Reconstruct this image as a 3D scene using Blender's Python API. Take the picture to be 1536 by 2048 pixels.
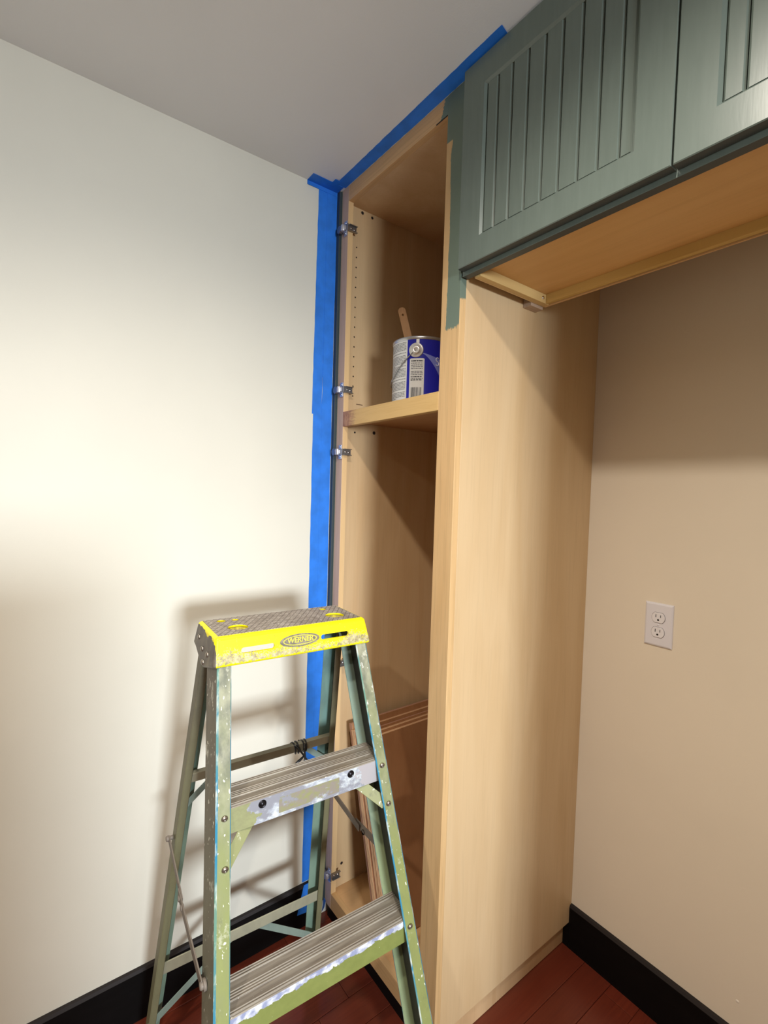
import bpy, bmesh, random
from math import radians, sin, cos, pi, atan2, sqrt
from mathutils import Vector, Matrix
random.seed(7)
for o in list(bpy.data.objects):
    bpy.data.objects.remove(o, do_unlink=True)
S = bpy.context.scene
COL = S.collection

# ------------------------------------------------------------ camera
cd = bpy.data.cameras.new('camera')
cam = bpy.data.objects.new('camera', cd)
COL.objects.link(cam)
cd.sensor_fit = 'HORIZONTAL'; cd.sensor_width = 36.0
cd.lens = 967.7077 / 1536 * 36.0
cd.clip_start = 0.02
Fw = Vector((-0.79969619, 0.59903269, -0.04056905))
Rt = Vector((0.59830438, 0.80072431, 0.02953728))
Up = Vector((-0.0501784912, 0.000651790227, 0.998740057))
m = Matrix((Rt, Up, -Fw)).transposed().to_4x4()
m.translation = Vector((1.39413134, -0.82499398, 1.45475111))
cam.matrix_world = m
S.camera = cam

# ------------------------------------------------------------ world, lights, exposure
w = bpy.data.worlds.new('world'); S.world = w; w.use_nodes = True
bg = w.node_tree.nodes['Background']
bg.inputs[0].default_value = (0.62, 0.74, 0.9, 1); bg.inputs[1].default_value = 1.0

def lamp(name, kind, loc, power, color, **kw):
    d = bpy.data.lights.new(name, kind); d.energy = power; d.color = color
    for k, v in kw.items(): setattr(d, k, v)
    o = bpy.data.objects.new(name, d); COL.objects.link(o); o.location = loc
    return o
WARM = (1.0, 0.91, 0.80)
for lx, ly, pw in ((1.09, -0.64, 67), (1.55, -1.75, 95), (3.8, -0.5, 66)):  # third lamp is an unseen fill added to lift the room's ambient
    lamp('downlight_and_fill', 'SPOT', (lx, ly, 2.395), pw, WARM, spot_size=radians(160), spot_blend=1.0, shadow_soft_size=0.026)
sun = lamp('window_daylight', 'AREA', (5.04, -1.15, 1.62), 22, (0.86, 0.94, 1.0), shape='RECTANGLE', size=0.55, size_y=0.8)
sun.data.spread = radians(54)
sun.rotation_euler = (Vector((-5, 0.75, -0.85))).to_track_quat('-Z', 'Z').to_euler()

S.view_settings.view_transform = 'Standard'
S.view_settings.look = 'None'
S.view_settings.exposure = 0.14
S.view_settings.gamma = 1.0
S.view_settings.use_curve_mapping = False

# ------------------------------------------------------------ material helpers
def lin(c):
    return tuple(((x / 255) / 12.92 if x / 255 <= .04045 else ((x / 255 + .055) / 1.055) ** 2.4) for x in c) + (1.0,)
class N:
    """small node-graph helper"""
    def __init__(s, name):
        s.m = bpy.data.materials.new(name); s.m.use_nodes = True
        s.t = s.m.node_tree; s.b = s.t.nodes['Principled BSDF']
    def new(s, t, **kw):
        n = s.t.nodes.new(t)
        for k, v in kw.items(): setattr(n, k, v)
        return n
    def link(s, a, b): s.t.links.new(a, b)
    def coord(s, scale=(1, 1, 1), kind='Object', rot=(0, 0, 0)):
        c = s.new('ShaderNodeTexCoord'); mp = s.new('ShaderNodeMapping')
        mp.inputs['Scale'].default_value = scale; mp.inputs['Rotation'].default_value = rot
        s.link(c.outputs[kind], mp.inputs[0]); return mp.outputs[0]
    def noise(s, vec, scale=5, detail=4, rough=.5, dist=0):
        n = s.new('ShaderNodeTexNoise'); n.inputs['Scale'].default_value = scale
        n.inputs['Detail'].default_value = detail; n.inputs['Roughness'].default_value = rough
        n.inputs['Distortion'].default_value = dist
        s.link(vec, n.inputs['Vector']); return n.outputs[0]
    def ramp(s, f, stops):
        r = s.new('ShaderNodeValToRGB'); e = r.color_ramp.elements
        while len(e) < len(stops): e.new(.5)
        for el, (p, c) in zip(e, stops):
            el.position = p; el.color = c if len(c) == 4 else tuple(c) + (1,)
        s.link(f, r.inputs[0]); return r.outputs[0]
    def step(s, f, a, b): return s.ramp(f, ((a, (0, 0, 0)), (b, (1, 1, 1))))
    def mix(s, f, a, b, mode='MIX'):
        n = s.new('ShaderNodeMix', data_type='RGBA', blend_type=mode)
        for v, i in ((f, 0), (a, 6), (b, 7)):
            if hasattr(v, 'links') or hasattr(v, 'is_linked'): s.link(v, n.inputs[i])
            else: n.inputs[i].default_value = v
        return n.outputs[2]
    def math(s, op, a, b=0.0):
        n = s.new('ShaderNodeMath', operation=op); n.use_clamp = False
        for v, i in ((a, 0), (b, 1)):
            if hasattr(v, 'is_linked'): s.link(v, n.inputs[i])
            else: n.inputs[i].default_value = v
        return n.outputs[0]
    def xyz(s, vec):
        n = s.new('ShaderNodeSeparateXYZ'); s.link(vec, n.inputs[0]); return n.outputs
    def base(s, c):
        if hasattr(c, 'is_linked'): s.link(c, s.b.inputs['Base Color'])
        else: s.b.inputs['Base Color'].default_value = c
    def set(s, rough=.5, metal=0, spec=None):
        s.b.inputs['Roughness'].default_value = rough; s.b.inputs['Metallic'].default_value = metal
        if spec is not None: s.b.inputs['Specular IOR Level'].default_value = spec
        return s
    def bump(s, h, strength=.2, dist=.001):
        n = s.new('ShaderNodeBump'); n.inputs['Strength'].default_value = strength; n.inputs['Distance'].default_value = dist
        s.link(h, n.inputs['Height']); s.link(n.outputs[0], s.b.inputs['Normal'])

def plain(name, rgb, rough=.5, metal=0, spec=None):
    n = N(name); n.base(lin(rgb)); n.set(rough, metal, spec); return n.m

def m_wall(name, rgb, bump=.12):
    n = N(name); v = n.coord()
    f = n.noise(v, 2.2, 3); a = lin(rgb); b = lin(tuple(x * .975 for x in rgb))
    n.base(n.mix(n.step(f, .35, .7), a, b)); n.set(.62, 0, .3)
    n.bump(n.noise(v, 320, 2), bump, .0006); return n.m

def m_maple(name, light, dark, axis=2, rough=.5, grain=1.0):
    """maple veneer / solid wood, grain running along the given axis"""
    n = N(name); sc = [46, 46, 46]; sc[axis] = 1.6
    v = n.coord(tuple(sc)); sc2 = [7, 7, 7]; sc2[axis] = .9; v2 = n.coord(tuple(sc2))
    fine = n.noise(v, 3.2, 5, .62, .4); cloud = n.noise(v2, 1.4, 3, .5, 1.2)
    c = n.mix(n.step(cloud, .3, .72), lin(light), lin(dark))
    c = n.mix(n.math('MULTIPLY', n.step(fine, .5, .78), .42 * grain), c, lin(tuple(x * .82 for x in dark)))
    n.base(c); n.set(rough, 0, .4); n.bump(fine, .08 * grain, .0006); return n.m

MAPLE = m_maple('maple_veneer', (212, 185, 146), (204, 174, 132), 2, .42, .45)
MAPLE_IN = m_maple('maple_interior', (214, 180, 138), (202, 164, 120), 2, .5, .5)
MAPLE_H = m_maple('maple_horizontal', (212, 172, 122), (200, 158, 106), 0, .45)
MAPLE_UC = m_maple('maple_underside', (216, 174, 116), (202, 158, 100), 0, .45, .6)
MAPLE_D = m_maple('maple_depth', (206, 172, 118), (192, 156, 102), 1, .5)
PLY_EDGE = m_maple('plywood_edge', (206, 168, 128), (180, 136, 98), 2, .6)
PLY_FACE = m_maple('plywood_face', (158, 114, 78), (144, 100, 66), 2, .5, .5)
KNOT = None

GREEN = (104, 116, 109)
def m_green(name='sage_green_paint', rough=.3):
    n = N(name); v = n.coord((30, 30, 3))
    f = n.noise(v, 4, 4); n.base(n.mix(n.step(f, .3, .7), lin(GREEN), lin((99, 111, 104)))); n.set(rough, 0, .5)
    n.bump(n.noise(n.coord((40, 40, 5)), 5, 3), .06, .0008); return n.m
PAINT_GREEN = m_green()
PAINT_UNDER = plain('dark_bottom_green', (60, 65, 62), .45)     # darker green for the faces that point down
BLACK_SHADOW = plain('dark_gap', (22, 20, 19), .8)

def m_part_painted(name, base, masks):
    """bare maple with ragged sage-green brushwork: masks(n, xyz sockets) -> mask socket (world metres)"""
    n = N(name)
    light, dark, axis = base
    sc = [46, 46, 46]; sc[axis] = 1.6
    v = n.coord(tuple(sc)); fine = n.noise(v, 3.2, 5, .62, .4)
    sc2 = [7, 7, 7]; sc2[axis] = .9
    cloud = n.noise(n.coord(tuple(sc2)), 1.4, 3, .5, 1.2)
    c = n.mix(n.step(cloud, .3, .72), lin(light), lin(dark))
    c = n.mix(n.math('MULTIPLY', n.step(fine, .48, .78), .5), c, lin(tuple(x * .8 for x in dark)))
    mk = masks(n, n.xyz(n.coord()))
    n.base(n.mix(mk, c, lin((108, 124, 112)))); n.set(.45, 0, .4); n.bump(fine, .1, .0006)
    return n.m

# ------------------------------------------------------------ mesh helpers
def link(name, me, mats, parent=None, bevel=0, seg=2, smooth=False):
    o = bpy.data.objects.new(name, me); COL.objects.link(o)
    if not isinstance(mats, (list, tuple)): mats = [mats]
    for mm in mats:
        if mm: me.materials.append(mm)
    if parent: o.parent = parent
    if bevel:
        b = o.modifiers.new('bevel', 'BEVEL'); b.width = bevel; b.segments = seg; b.limit_method = 'ANGLE'; b.angle_limit = radians(40)
        b.harden_normals = False
    if smooth:
        for p in me.polygons: p.use_smooth = True
    return o
def done(bm, name):
    bmesh.ops.recalc_face_normals(bm, faces=bm.faces[:])
    me = bpy.data.meshes.new(name); bm.to_mesh(me); bm.free(); return me
def add_box(bm, x0, x1, y0, y1, z0, z1, mi=0):
    vs = [bm.verts.new(p) for p in ((x0, y0, z0), (x1, y0, z0), (x1, y1, z0), (x0, y1, z0), (x0, y0, z1), (x1, y0, z1), (x1, y1, z1), (x0, y1, z1))]
    for f in ((0, 3, 2, 1), (4, 5, 6, 7), (0, 1, 5, 4), (1, 2, 6, 5), (2, 3, 7, 6), (3, 0, 4, 7)):
        fc = bm.faces.new([vs[i] for i in f]); fc.material_index = mi
    return vs
def box(name, x0, x1, y0, y1, z0, z1, mat, parent=None, bevel=0):
    bm = bmesh.new(); add_box(bm, x0, x1, y0, y1, z0, z1); return link(name, done(bm, name), mat, parent, bevel)
def loft(bm, A, B, mats=None, caps=True):
    """prism between two equal-length closed polygons (lists of 3-D points)"""
    a = [bm.verts.new(p) for p in A]; b = [bm.verts.new(p) for p in B]; n = len(a)
    for i in range(n):
        f = bm.faces.new((a[i], a[(i + 1) % n], b[(i + 1) % n], b[i]))
        if mats: f.material_index = mats[i]
    if caps: bm.faces.new(a[::-1]); bm.faces.new(b)
def add_cyl(bm, p, axis, r, h, n=20, r2=None, cap=True, mi=0):
    """cylinder/cone frustum from point p along axis"""
    ax = Vector(axis).normalized(); t = ax.orthogonal().normalized(); bb = ax.cross(t)
    p = Vector(p); r2 = r if r2 is None else r2
    A = [p + (t * cos(2 * pi * i / n) + bb * sin(2 * pi * i / n)) * r for i in range(n)]
    B = [p + ax * h + (t * cos(2 * pi * i / n) + bb * sin(2 * pi * i / n)) * r2 for i in range(n)]
    a = [bm.verts.new(q) for q in A]; b = [bm.verts.new(q) for q in B]
    for i in range(n):
        f = bm.faces.new((a[i], a[(i + 1) % n], b[(i + 1) % n], b[i])); f.smooth = True; f.material_index = mi
    if cap:
        for q in (a[::-1], b):
            f = bm.faces.new(q); f.material_index = mi
def add_lathe(bm, p, axis, prof, n=24, mi=0):
    """revolve (r, h) profile about axis at p"""
    ax = Vector(axis).normalized(); t = ax.orthogonal().normalized(); bb = ax.cross(t); p = Vector(p)
    rings = []
    for r, h in prof:
        if r < 1e-6: rings.append([bm.verts.new(p + ax * h)])
        else: rings.append([bm.verts.new(p + ax * h + (t * cos(2 * pi * i / n) + bb * sin(2 * pi * i / n)) * r) for i in range(n)])
    for A, B in zip(rings, rings[1:]):
        for i in range(n):
            j = (i + 1) % n
            if len(A) == 1 and len(B) == 1: continue
            if len(A) == 1: f = bm.faces.new((A[0], B[j], B[i]))
            elif len(B) == 1: f = bm.faces.new((A[i], A[j], B[0]))
            else: f = bm.faces.new((A[i], A[j], B[j], B[i]))
            f.smooth = True; f.material_index = mi
def add_tube(bm, pts, r, n=8, closed=False):
    pts = [Vector(p) for p in pts]; L = len(pts); rings = []; prev = None
    for i, p in enumerate(pts):
        if closed: d = pts[(i + 1) % L] - pts[i - 1]
        else: d = pts[min(i + 1, L - 1)] - pts[max(i - 1, 0)]
        d.normalize()
        t = d.orthogonal().normalized() if prev is None else (prev - d * prev.dot(d)).normalized()
        prev = t; b = d.cross(t)
        rr = r[i] if isinstance(r, (list, tuple)) else r
        rings.append([bm.verts.new(p + (t * cos(2 * pi * k / n) + b * sin(2 * pi * k / n)) * rr) for k in range(n)])
    for i in range(L if closed else L - 1):
        A, B = rings[i], rings[(i + 1) % L]
        for k in range(n):
            f = bm.faces.new((A[k], A[(k + 1) % n], B[(k + 1) % n], B[k])); f.smooth = True
    if not closed:
        bm.faces.new(rings[0][::-1]); bm.faces.new(rings[-1])
def bake(o):
    """apply the modifiers of a helper object and return the mesh"""
    dg = bpy.context.evaluated_depsgraph_get(); dg.update()
    me = bpy.data.meshes.new_from_object(o.evaluated_get(dg)); return me
def thing(name, label, cat, loc=(0, 0, 0), rz=0, group=None):
    o = bpy.data.objects.new(name, None); COL.objects.link(o); o.location = loc; o.rotation_euler = (0, 0, rz)
    o.empty_display_size = .05
    o['label'] = label; o['category'] = cat
    if group: o['group'] = group
    return o
def tag(o, label, cat, group=None):
    o['label'] = label; o['category'] = cat
    if group: o['group'] = group
    return o
def struct(o): o['kind'] = 'structure'; return o
def copy_tree(o, parent=None, off=None):
    c = o.copy(); COL.objects.link(c)
    if parent is not None: c.parent = parent
    if off is not None: c.location = Vector(o.location) + Vector(off)
    for ch in list(o.children): copy_tree(ch, c)
    return c

# ------------------------------------------------------------ setting
H, D = 2.4167, 0.6018
RX, RY = 5.0, -3.4
WALL_L = m_wall('cream_wall_paint', (221, 218, 206))
WALL_B = m_wall('beige_wall_paint', (229, 218, 199))
CEIL = m_wall('ceiling_paint', (236, 239, 241), .2)
struct(box('wall_left', -.1, 0, RY, D, 0, H, WALL_L))
struct(box('wall_back', -.1, RX + .1, D, D + .1, 0, H, WALL_B))
struct(box('wall_front', -.1, RX + .1, RY - .1, RY, 0, H, WALL_L))
struct(box('ceiling', -.1, RX + .1, RY - .1, D + .1, H, H + .1, CEIL))
# right wall far behind the photographer, with the window that lights the room
bm = bmesh.new()
wy0, wy1, wz0, wz1 = -1.55, -.75, 1.1, 2.1
add_box(bm, RX, RX + .1, RY, wy0, 0, H); add_box(bm, RX, RX + .1, wy1, D, 0, H)
add_box(bm, RX, RX + .1, wy0, wy1, 0, wz0); add_box(bm, RX, RX + .1, wy0, wy1, wz1, H)
struct(link('wall_right', done(bm, 'wall_right'), WALL_L))
bm = bmesh.new()
WHITE = plain('white_trim_paint', (232, 232, 230), .4)
for y0, y1, z0, z1 in ((wy0, wy0 + .05, wz0, wz1), (wy1 - .05, wy1, wz0, wz1), (wy0 + .05, wy1 - .05, wz0, wz0 + .05), (wy0 + .05, wy1 - .05, wz1 - .05, wz1)):
    add_box(bm, RX + .045, RX + .095, y0, y1, z0, z1)
struct(link('window_1', done(bm, 'window_1'), WHITE))

# the recess for the refrigerator ends at a stub wall right of the picture
struct(box('wall_niche', 1.4985, 1.62, .001, D, 0, H, WALL_B))

# unseen half-height blocker added behind the standpoint in place of a person's shadow; it keeps the window light off the lower left of the left wall
struct(box('window_light_blocker', 1.66, 1.78, -2.7, -.852, 0, 1.40, WALL_L))

# floor: narrow red-brown boards running front to back
def m_floor(name, a, b):
    n = N(name); oi = n.new('ShaderNodeObjectInfo')
    v = n.coord((60, 2.2, 60)); f = n.noise(v, 3, 5, .6, .5); g = n.noise(n.coord((5, 1.2, 5)), 2, 3)
    c = n.mix(n.step(f, .35, .75), lin(a), lin(b))
    c = n.mix(n.math('MULTIPLY', oi.outputs['Random'], .55), c, lin((92, 40, 26)))
    c = n.mix(n.math('MULTIPLY', n.step(g, .5, .8), .35), c, lin((58, 20, 15)))
    n.base(c); n.set(.3, 0, .5); n.bump(f, .06, .0006); return n.m
FLOORM = m_floor('cherry_floor_boards', (114, 48, 31), (92, 35, 24))
fl = struct(box('floor', -.1, RX + .1, RY - .1, D + .1, -.1, -.0035, FLOORM))
BW = .0842
rowx = .627 - 8 * BW
nrow = 0
while rowx < 1.62:
    y = -1.9 - random.random() * .6
    x0, x1 = max(rowx, .0) + .0006, rowx + BW - .0006
    while y < D and x1 > .01:
        ln = random.choice((.45, .6, .8, 1.0)); y1 = min(y + ln, D)
        if nrow == 9 and y < .50 < y1: y1 = .548
        if y1 - y > .05:
            box('floor_plank', x0, x1, y + .0006, y1 - .0006, -.0034, random.uniform(-.0003, 0), FLOORM, fl, .0009)
        y = y1
    rowx += BW; nrow += 1

def m_black(name):
    n = N(name); v = n.coord((2, 2, 8)); f = n.noise(v, 9, 4)
    n.base(n.mix(n.step(f, .45, .8), lin((4, 4, 4)), lin((9, 8, 9)))); n.set(.6, 0, .18); return n.m
BLACK = m_black('black_baseboard_paint')
BLACK_TOP = plain('paler_black_paint', (36, 31, 31), .6, 0, .3)  # paler black for the top faces of the boards
def baseboard(name, prof, along, a0, a1):
    """prof: (out, z) polygon; along: 'y' for the left wall, 'x' for the back wall"""
    bm = bmesh.new()
    if along == 'y': A = [(o_, a0, z) for o_, z in prof]; B = [(o_, a1, z) for o_, z in prof]
    else: A = [(a0, D - o_, z) for o_, z in prof]; B = [(a1, D - o_, z) for o_, z in prof]
    loft(bm, A, B, [0, 0, 1, 1, 0]); return struct(link(name, done(bm, name), [BLACK, BLACK_TOP]))
PROF = ((0, 0), (.0125, 0), (.0125, .134), (.009, .1415), (0, .1425))
baseboard('baseboard_left', PROF, 'y', RY, -.012)
baseboard('baseboard_back', PROF, 'x', .5672, RX)
b = box('corner_piece', .5475, .5670, .5893, .6012, 0, .0765, BLACK, bpy.data.objects['baseboard_back'], .001)
# little wall flaws: a pale ding on each wall
bm = bmesh.new()
add_lathe(bm, (1.018, D - .0002, .214), (0, -1, 0), ((.004, 0), (.0028, .0009), (0, .0006)), 10)
struct(link('trim_1', done(bm, 'trim_1'), plain('bare_plaster', (236, 228, 214), .7)))

# ------------------------------------------------------------ tall pantry cabinet
X0, X1 = .0179, .5668         # face frame left / right
SR, SL = .0594, .5032         # opening left / right
RZ = 2.3689; BT, BB = .109, .0583
S1, S2 = 1.7085, 1.6617
cab = thing('pantry_cabinet', 'tall doorless bare maple pantry cabinet in the corner, half painted green at top', 'cabinet', (.29, .3, 0))
CX = Vector(cab.location)
def rebase(o):
    o.location = Vector(o.location) - CX
    return o
def cbox(name, x0, x1, y0, y1, z0, z1, mat, bevel=.0008):
    return rebase(box(name, x0, x1, y0, y1, z0, z1, mat, cab, bevel))
# the cabinet's meshes keep world coordinates, so the paint masks are in metres of the room
def mask_right_stile(n, p):
    x = p[0]; y = p[1]; z = p[2]
    brush = n.noise(n.coord((330, 330, 14)), 1.0, 3, .6)
    fineb = n.noise(n.coord((700, 700, 75)), 1.0, 3, .7)
    rag = n.math('ADD', n.math('MULTIPLY', n.math('SUBTRACT', brush, .5), .030), n.math('MULTIPLY', n.math('SUBTRACT', fineb, .5), .020))
    slow = n.math('MULTIPLY', n.math('SUBTRACT', n.noise(n.coord((1, 1, 9)), 1.0, 2), .5), .018)
    # left limit of the paint, and its slanting lower end
    zz = n.math('ADD', z, rag)
    low = n.math('GREATER_THAN', n.math('ADD', zz, n.math('MULTIPLY', n.math('SUBTRACT', x, .545), -.9)), 1.874)
    low2 = n.math('GREATER_THAN', zz, 1.852)
    left = n.math('GREATER_THAN', n.math('ADD', n.math('ADD', x, n.math('MULTIPLY', rag, .30)), slow),
                  .5225)
    upper = n.math('GREATER_THAN', n.math('ADD', z, n.math('MULTIPLY', slow, 4.0)), 2.30)
    left = n.math('MAXIMUM', left, upper)
    front = n.math('LESS_THAN', y, .0012)
    a = n.math('MULTIPLY', n.math('MULTIPLY', n.math('MULTIPLY', low2, left), front), n.math('LESS_THAN', x, .5655))
    side = n.math('MULTIPLY', n.math('GREATER_THAN', x, .555), n.math('GREATER_THAN', n.math('ADD', z, n.math('MULTIPLY', rag, .7)), 1.918))
    bot = n.math('MULTIPLY', low2, n.math('GREATER_THAN', n.math('ADD', zz, n.math('MULTIPLY', n.math('SUBTRACT', x, .523), -.35)), 1.842))
    a = n.math('MULTIPLY', a, bot)
    return n.math('MAXIMUM', a, side)
def mask_top_rail(n, p):
    x = p[0]; z = p[2]
    brush = n.noise(n.coord((14, 14, 260)), 1.0, 3, .6)
    rag = n.math('MULTIPLY', n.math('SUBTRACT', brush, .5), .02)
    return n.math('MULTIPLY', n.math('GREATER_THAN', z, RZ + .0012), n.math('GREATER_THAN', n.math('ADD', n.math('ADD', x, rag), n.math('MULTIPLY', n.math('SUBTRACT', z, 2.39), -.35)), .484))
def mask_left_stile(n, p):
    x = p[0]
    return n.math('LESS_THAN', x, X0 + .0042)
BASE_W = ((214, 180, 132), (204, 166, 116), 2)
M_STILE_R = m_part_painted('maple_stile_part_painted', BASE_W, mask_right_stile)
M_RAIL_T = m_part_painted('maple_rail_part_painted', ((212, 172, 124), (202, 160, 110), 0), mask_top_rail)
M_STILE_L = m_part_painted('maple_left_stile', ((206, 176, 152), (196, 164, 138), 2), mask_left_stile)
M_IN_EDGE = m_maple('maple_stile_edge', (224, 190, 142), (214, 176, 126), 2, .45, .5)
def stile(name, x0, x1, mat, inner_left):
    bm = bmesh.new(); add_box(bm, x0, x1, 0, .019, BB, H - .0005)
    bm.faces.ensure_lookup_table()
    bmesh.ops.recalc_face_normals(bm, faces=bm.faces[:])
    for f in bm.faces:
        if inner_left and f.normal.x > .9: f.material_index = 1
    return rebase(link(name, done(bm, name), [mat, M_IN_EDGE], cab, .0008))
stile('stile', X0, SR, M_STILE_L, True)
stile('stile', SL, X1, M_STILE_R, False)
cbox('top_rail', SR, SL, .0004, .019, RZ, H - .0005, M_RAIL_T)
# middle rail: darker curly heartwood patch at its left end
n = N('maple_rail_with_heartwood')
v = n.coord((3, 40, 40)); fine = n.noise(v, 3.2, 5, .62, .6)
p = n.xyz(n.coord()); hx = n.math('ADD', p[0], n.math('MULTIPLY', n.noise(n.coord((14, 14, 60), rot=(0, .5, 0)), 2.2, 4, .7, 1.5), -.10))
heart = n.ramp(hx, ((.045, (1, 1, 1)), (.085, (0, 0, 0))))
c = n.mix(n.step(fine, .45, .75), lin((212, 176, 116)), lin((202, 164, 104)))
curl = n.noise(n.coord((60, 60, 16), rot=(0, .6, 0)), 2, 4, .6, 1.0)
c = n.mix(heart, c, n.mix(n.step(curl, .4, .62), lin((150, 104, 76)), lin((188, 142, 104))))
n.base(c); n.set(.45, 0, .4); n.bump(fine, .06, .0005); M_RAIL_M = n.m
cbox('middle_rail', SR - .0003, SL, -.0006, .019, S2, S1, M_RAIL_M)
cbox('bottom_rail', SR, SL, .0004, .019, BB, BT, MAPLE_H)
# carcase
XI, XR = .045, .5270          # interior faces of the two sides
SIDE_L = m_maple('maple_side_light', (204, 174, 134), (194, 160, 118), 2, .5, .5)
cbox('side_panel', .030, XI, .0192, .588, 0, H - .01, SIDE_L)
cbox('side_panel', XR, .5454, .0192, D - .002, 0, H - .01, MAPLE_IN)
cbox('end_skin', .5456, X1 - .0003, .0194, D - .0003, .0828, H - .0005, MAPLE)
cbox('top_panel', XI, XR, .0192, .585, RZ + .0005, RZ + .018, MAPLE_IN)
cbox('bottom_panel', XI, XR, .0192, .585, BT - .016, BT - .001, m_maple('maple_floor_panel', (214, 170, 120), (204, 158, 108), 1, .5, .5))
cbox('back_panel', XI, XR, .585, .592, .0, H - .01, m_maple('maple_back', (190, 146, 104), (178, 132, 92), 2, .5, .5))
cbox('fixed_shelf', XI, XR, .0192, .585, 1.6815, S1 - .0008, m_maple('maple_shelf', (190, 148, 106), (178, 134, 94), 0, .5, .5))
cbox('toe_kick', .0182, .5454, .0130, .0190, 0, BB - .0004, BLACK)
M_FILL = plain('dark_green_filler_paint', (50, 62, 68), .5)
cbox('filler_strip', .0006, X0 - .0006, -.0078, .016, .06, H - .0016, M_FILL)
# shelf pin holes and fixing holes (recessed dark discs, too small to pick apart)
bm = bmesh.new()
def hole(y, z, r): add_lathe(bm, (XI + .0003, y, z), (1, 0, 0), ((r * 1.15, 0), (r, .0004), (r * .95, -.0002), (0, -.0002)), 10)
z = 1.7671
while z < 2.26: hole(.0432, z, .0022); z += .0318
for y, z, r in ((.0624, 2.360, .0048), (.1013, 2.358, .0042), (.1332, 1.655, .0052), (.0554, 1.6494, .003), (.0485, .1853, .0045)): hole(y, z, r)
o = rebase(link('pin_holes', done(bm, 'pin_holes'), plain('drilled_hole', (34, 22, 14), .9), cab)); o['kind'] = 'stuff'
bm = bmesh.new(); add_box(bm, XI, XI + .0004, .058, .083, 1.741, 1.7435)
o = rebase(link('scratch', done(bm, 'scratch'), plain('scratch_brown', (92, 62, 36), .8), cab)); o.rotation_euler = (0, 0, 0)
# crack between top rail and stile (the open joint)
cbox('open_joint', .462, SL - .0005, -.0002, .0006, RZ - .0004, RZ + .0022, BLACK_SHADOW, 0)

# hinges -------------------------------------------------------------
NICKEL = plain('nickel_plate', (206, 206, 214), .42, .85)
NICKEL_D = plain('dull_nickel', (150, 146, 144), .4, .9)
SCREW = plain('bright_screw', (220, 220, 222), .22, 1.0)
def make_hinge():
    bm = bmesh.new()                                   # wing plate screwed on the stile edge, with two tabs
    add_box(bm, .038, .0599, -.0050, -.0004, -.0105, .0105)
    add_box(bm, .0425, .0580, -.0034, -.0004, .010, .0225); add_box(bm, .0425, .0580, -.0034, -.0004, -.0225, -.010)
    h = link('hinge', done(bm, 'hinge'), NICKEL, cab, .0006)
    bm = bmesh.new()                                   # wrap-around clip on the inner edge of the stile
    add_box(bm, SR + .0003, SR + .0022, -.0035, .031, -.0105, .0105)
    add_box(bm, SR + .0022, SR + .0095, .001, .031, .0085, .0105); add_box(bm, SR + .0022, SR + .0095, .001, .031, -.0105, -.0085)
    add_box(bm, SR - .004, SR + .0095, -.0075, -.0035, -.0095, .0095)
    link('clip', done(bm, 'clip'), NICKEL_D, h, .0005)
    bm = bmesh.new()                                   # knuckle
    add_cyl(bm, (.0465, -.0105, -.0095), (0, 0, 1), .0072, .019, 16)
    add_box(bm, .047, .057, -.0100, -.0035, -.006, .006)
    link('knuckle', done(bm, 'knuckle'), NICKEL, h, .0006)
    bm = bmesh.new()                                   # cup that sat in the missing door
    add_cyl(bm, (.0305, -.0165, 0), (0, 1, 0), .0115, .0095, 22)
    add_box(bm, .0305, .0455, -.0140, -.0075, -.008, .008)
    add_box(bm, .0200, .0305, -.0085, -.0065, -.006, .006)
    link('cup', done(bm, 'cup'), NICKEL_D, h, .0006)
    for q, ax in (((.0502, -.0030, .0155), (0, -1, 0)), ((.0502, -.0030, -.0155), (0, -1, 0)), ((SR + .0022, .0105, .001), (1, 0, 0)), ((SR + .0022, .0225, -.001), (1, 0, 0))):
        bm = bmesh.new(); add_lathe(bm, q, ax, ((.0036, 0), (.0034, .0012), (.002, .0020), (0, .0018)), 12)
        link('screw', done(bm, 'screw'), SCREW, h)
    return h
hz = (2.2856, 1.7796, 1.5806, .8905, .1700)
h0 = make_hinge()
for i, z in enumerate(hz):
    h = h0 if i == 0 else copy_tree(h0)
    h.location = Vector((0, 0, z)) - CX

# ------------------------------------------------------------ upper (bridge) cabinet, painted sage green
ZB = 1.9625
ux0, ux1 = .5716, 1.497
uc = thing('wall_cabinet', 'sage green overhead cabinet with two beadboard doors and bare wood underside', 'cabinet', (1.03, .13, ZB))
UX = Vector(uc.location)
def ubox(name, x0, x1, y0, y1, z0, z1, mat, bevel=.0008, parent=None):
    o = box(name, x0, x1, y0, y1, z0, z1, mat, parent or uc, bevel)
    if parent is None: o.location = Vector(o.location) - UX
    return o
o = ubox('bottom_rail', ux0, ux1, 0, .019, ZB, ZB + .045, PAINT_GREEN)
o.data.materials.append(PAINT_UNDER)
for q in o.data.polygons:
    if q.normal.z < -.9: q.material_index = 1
ubox('stile', ux0, ux0 + .045, .0002, .0188, ZB + .045, H - .0005, PAINT_GREEN)
ubox('stile', ux1 - .045, ux1, .0002, .0188, ZB + .045, H - .0005, PAINT_GREEN)
ubox('top_rail', ux0 + .045, ux1 - .045, .0002, .0188, H - .045, H - .0005, PAINT_GREEN)
M_UC_SIDE = m_maple('maple_raw_side', (214, 186, 128), (202, 170, 112), 1, .5, .6)
ubox('side_panel', .5955, .6105, .0192, .283, ZB - .004, H - .002, M_UC_SIDE)
ubox('side_panel', ux1 - .035, ux1 - .02, .0192, .283, ZB - .004, H - .002, M_UC_SIDE)
ubox('bottom_panel', .6105, ux1 - .035, .0192, .268, 1.981, 1.994, MAPLE_UC)
M_UC_BACK = m_maple('maple_raw_nailer', (206, 172, 104), (194, 158, 90), 0, .5, .6)
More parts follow.
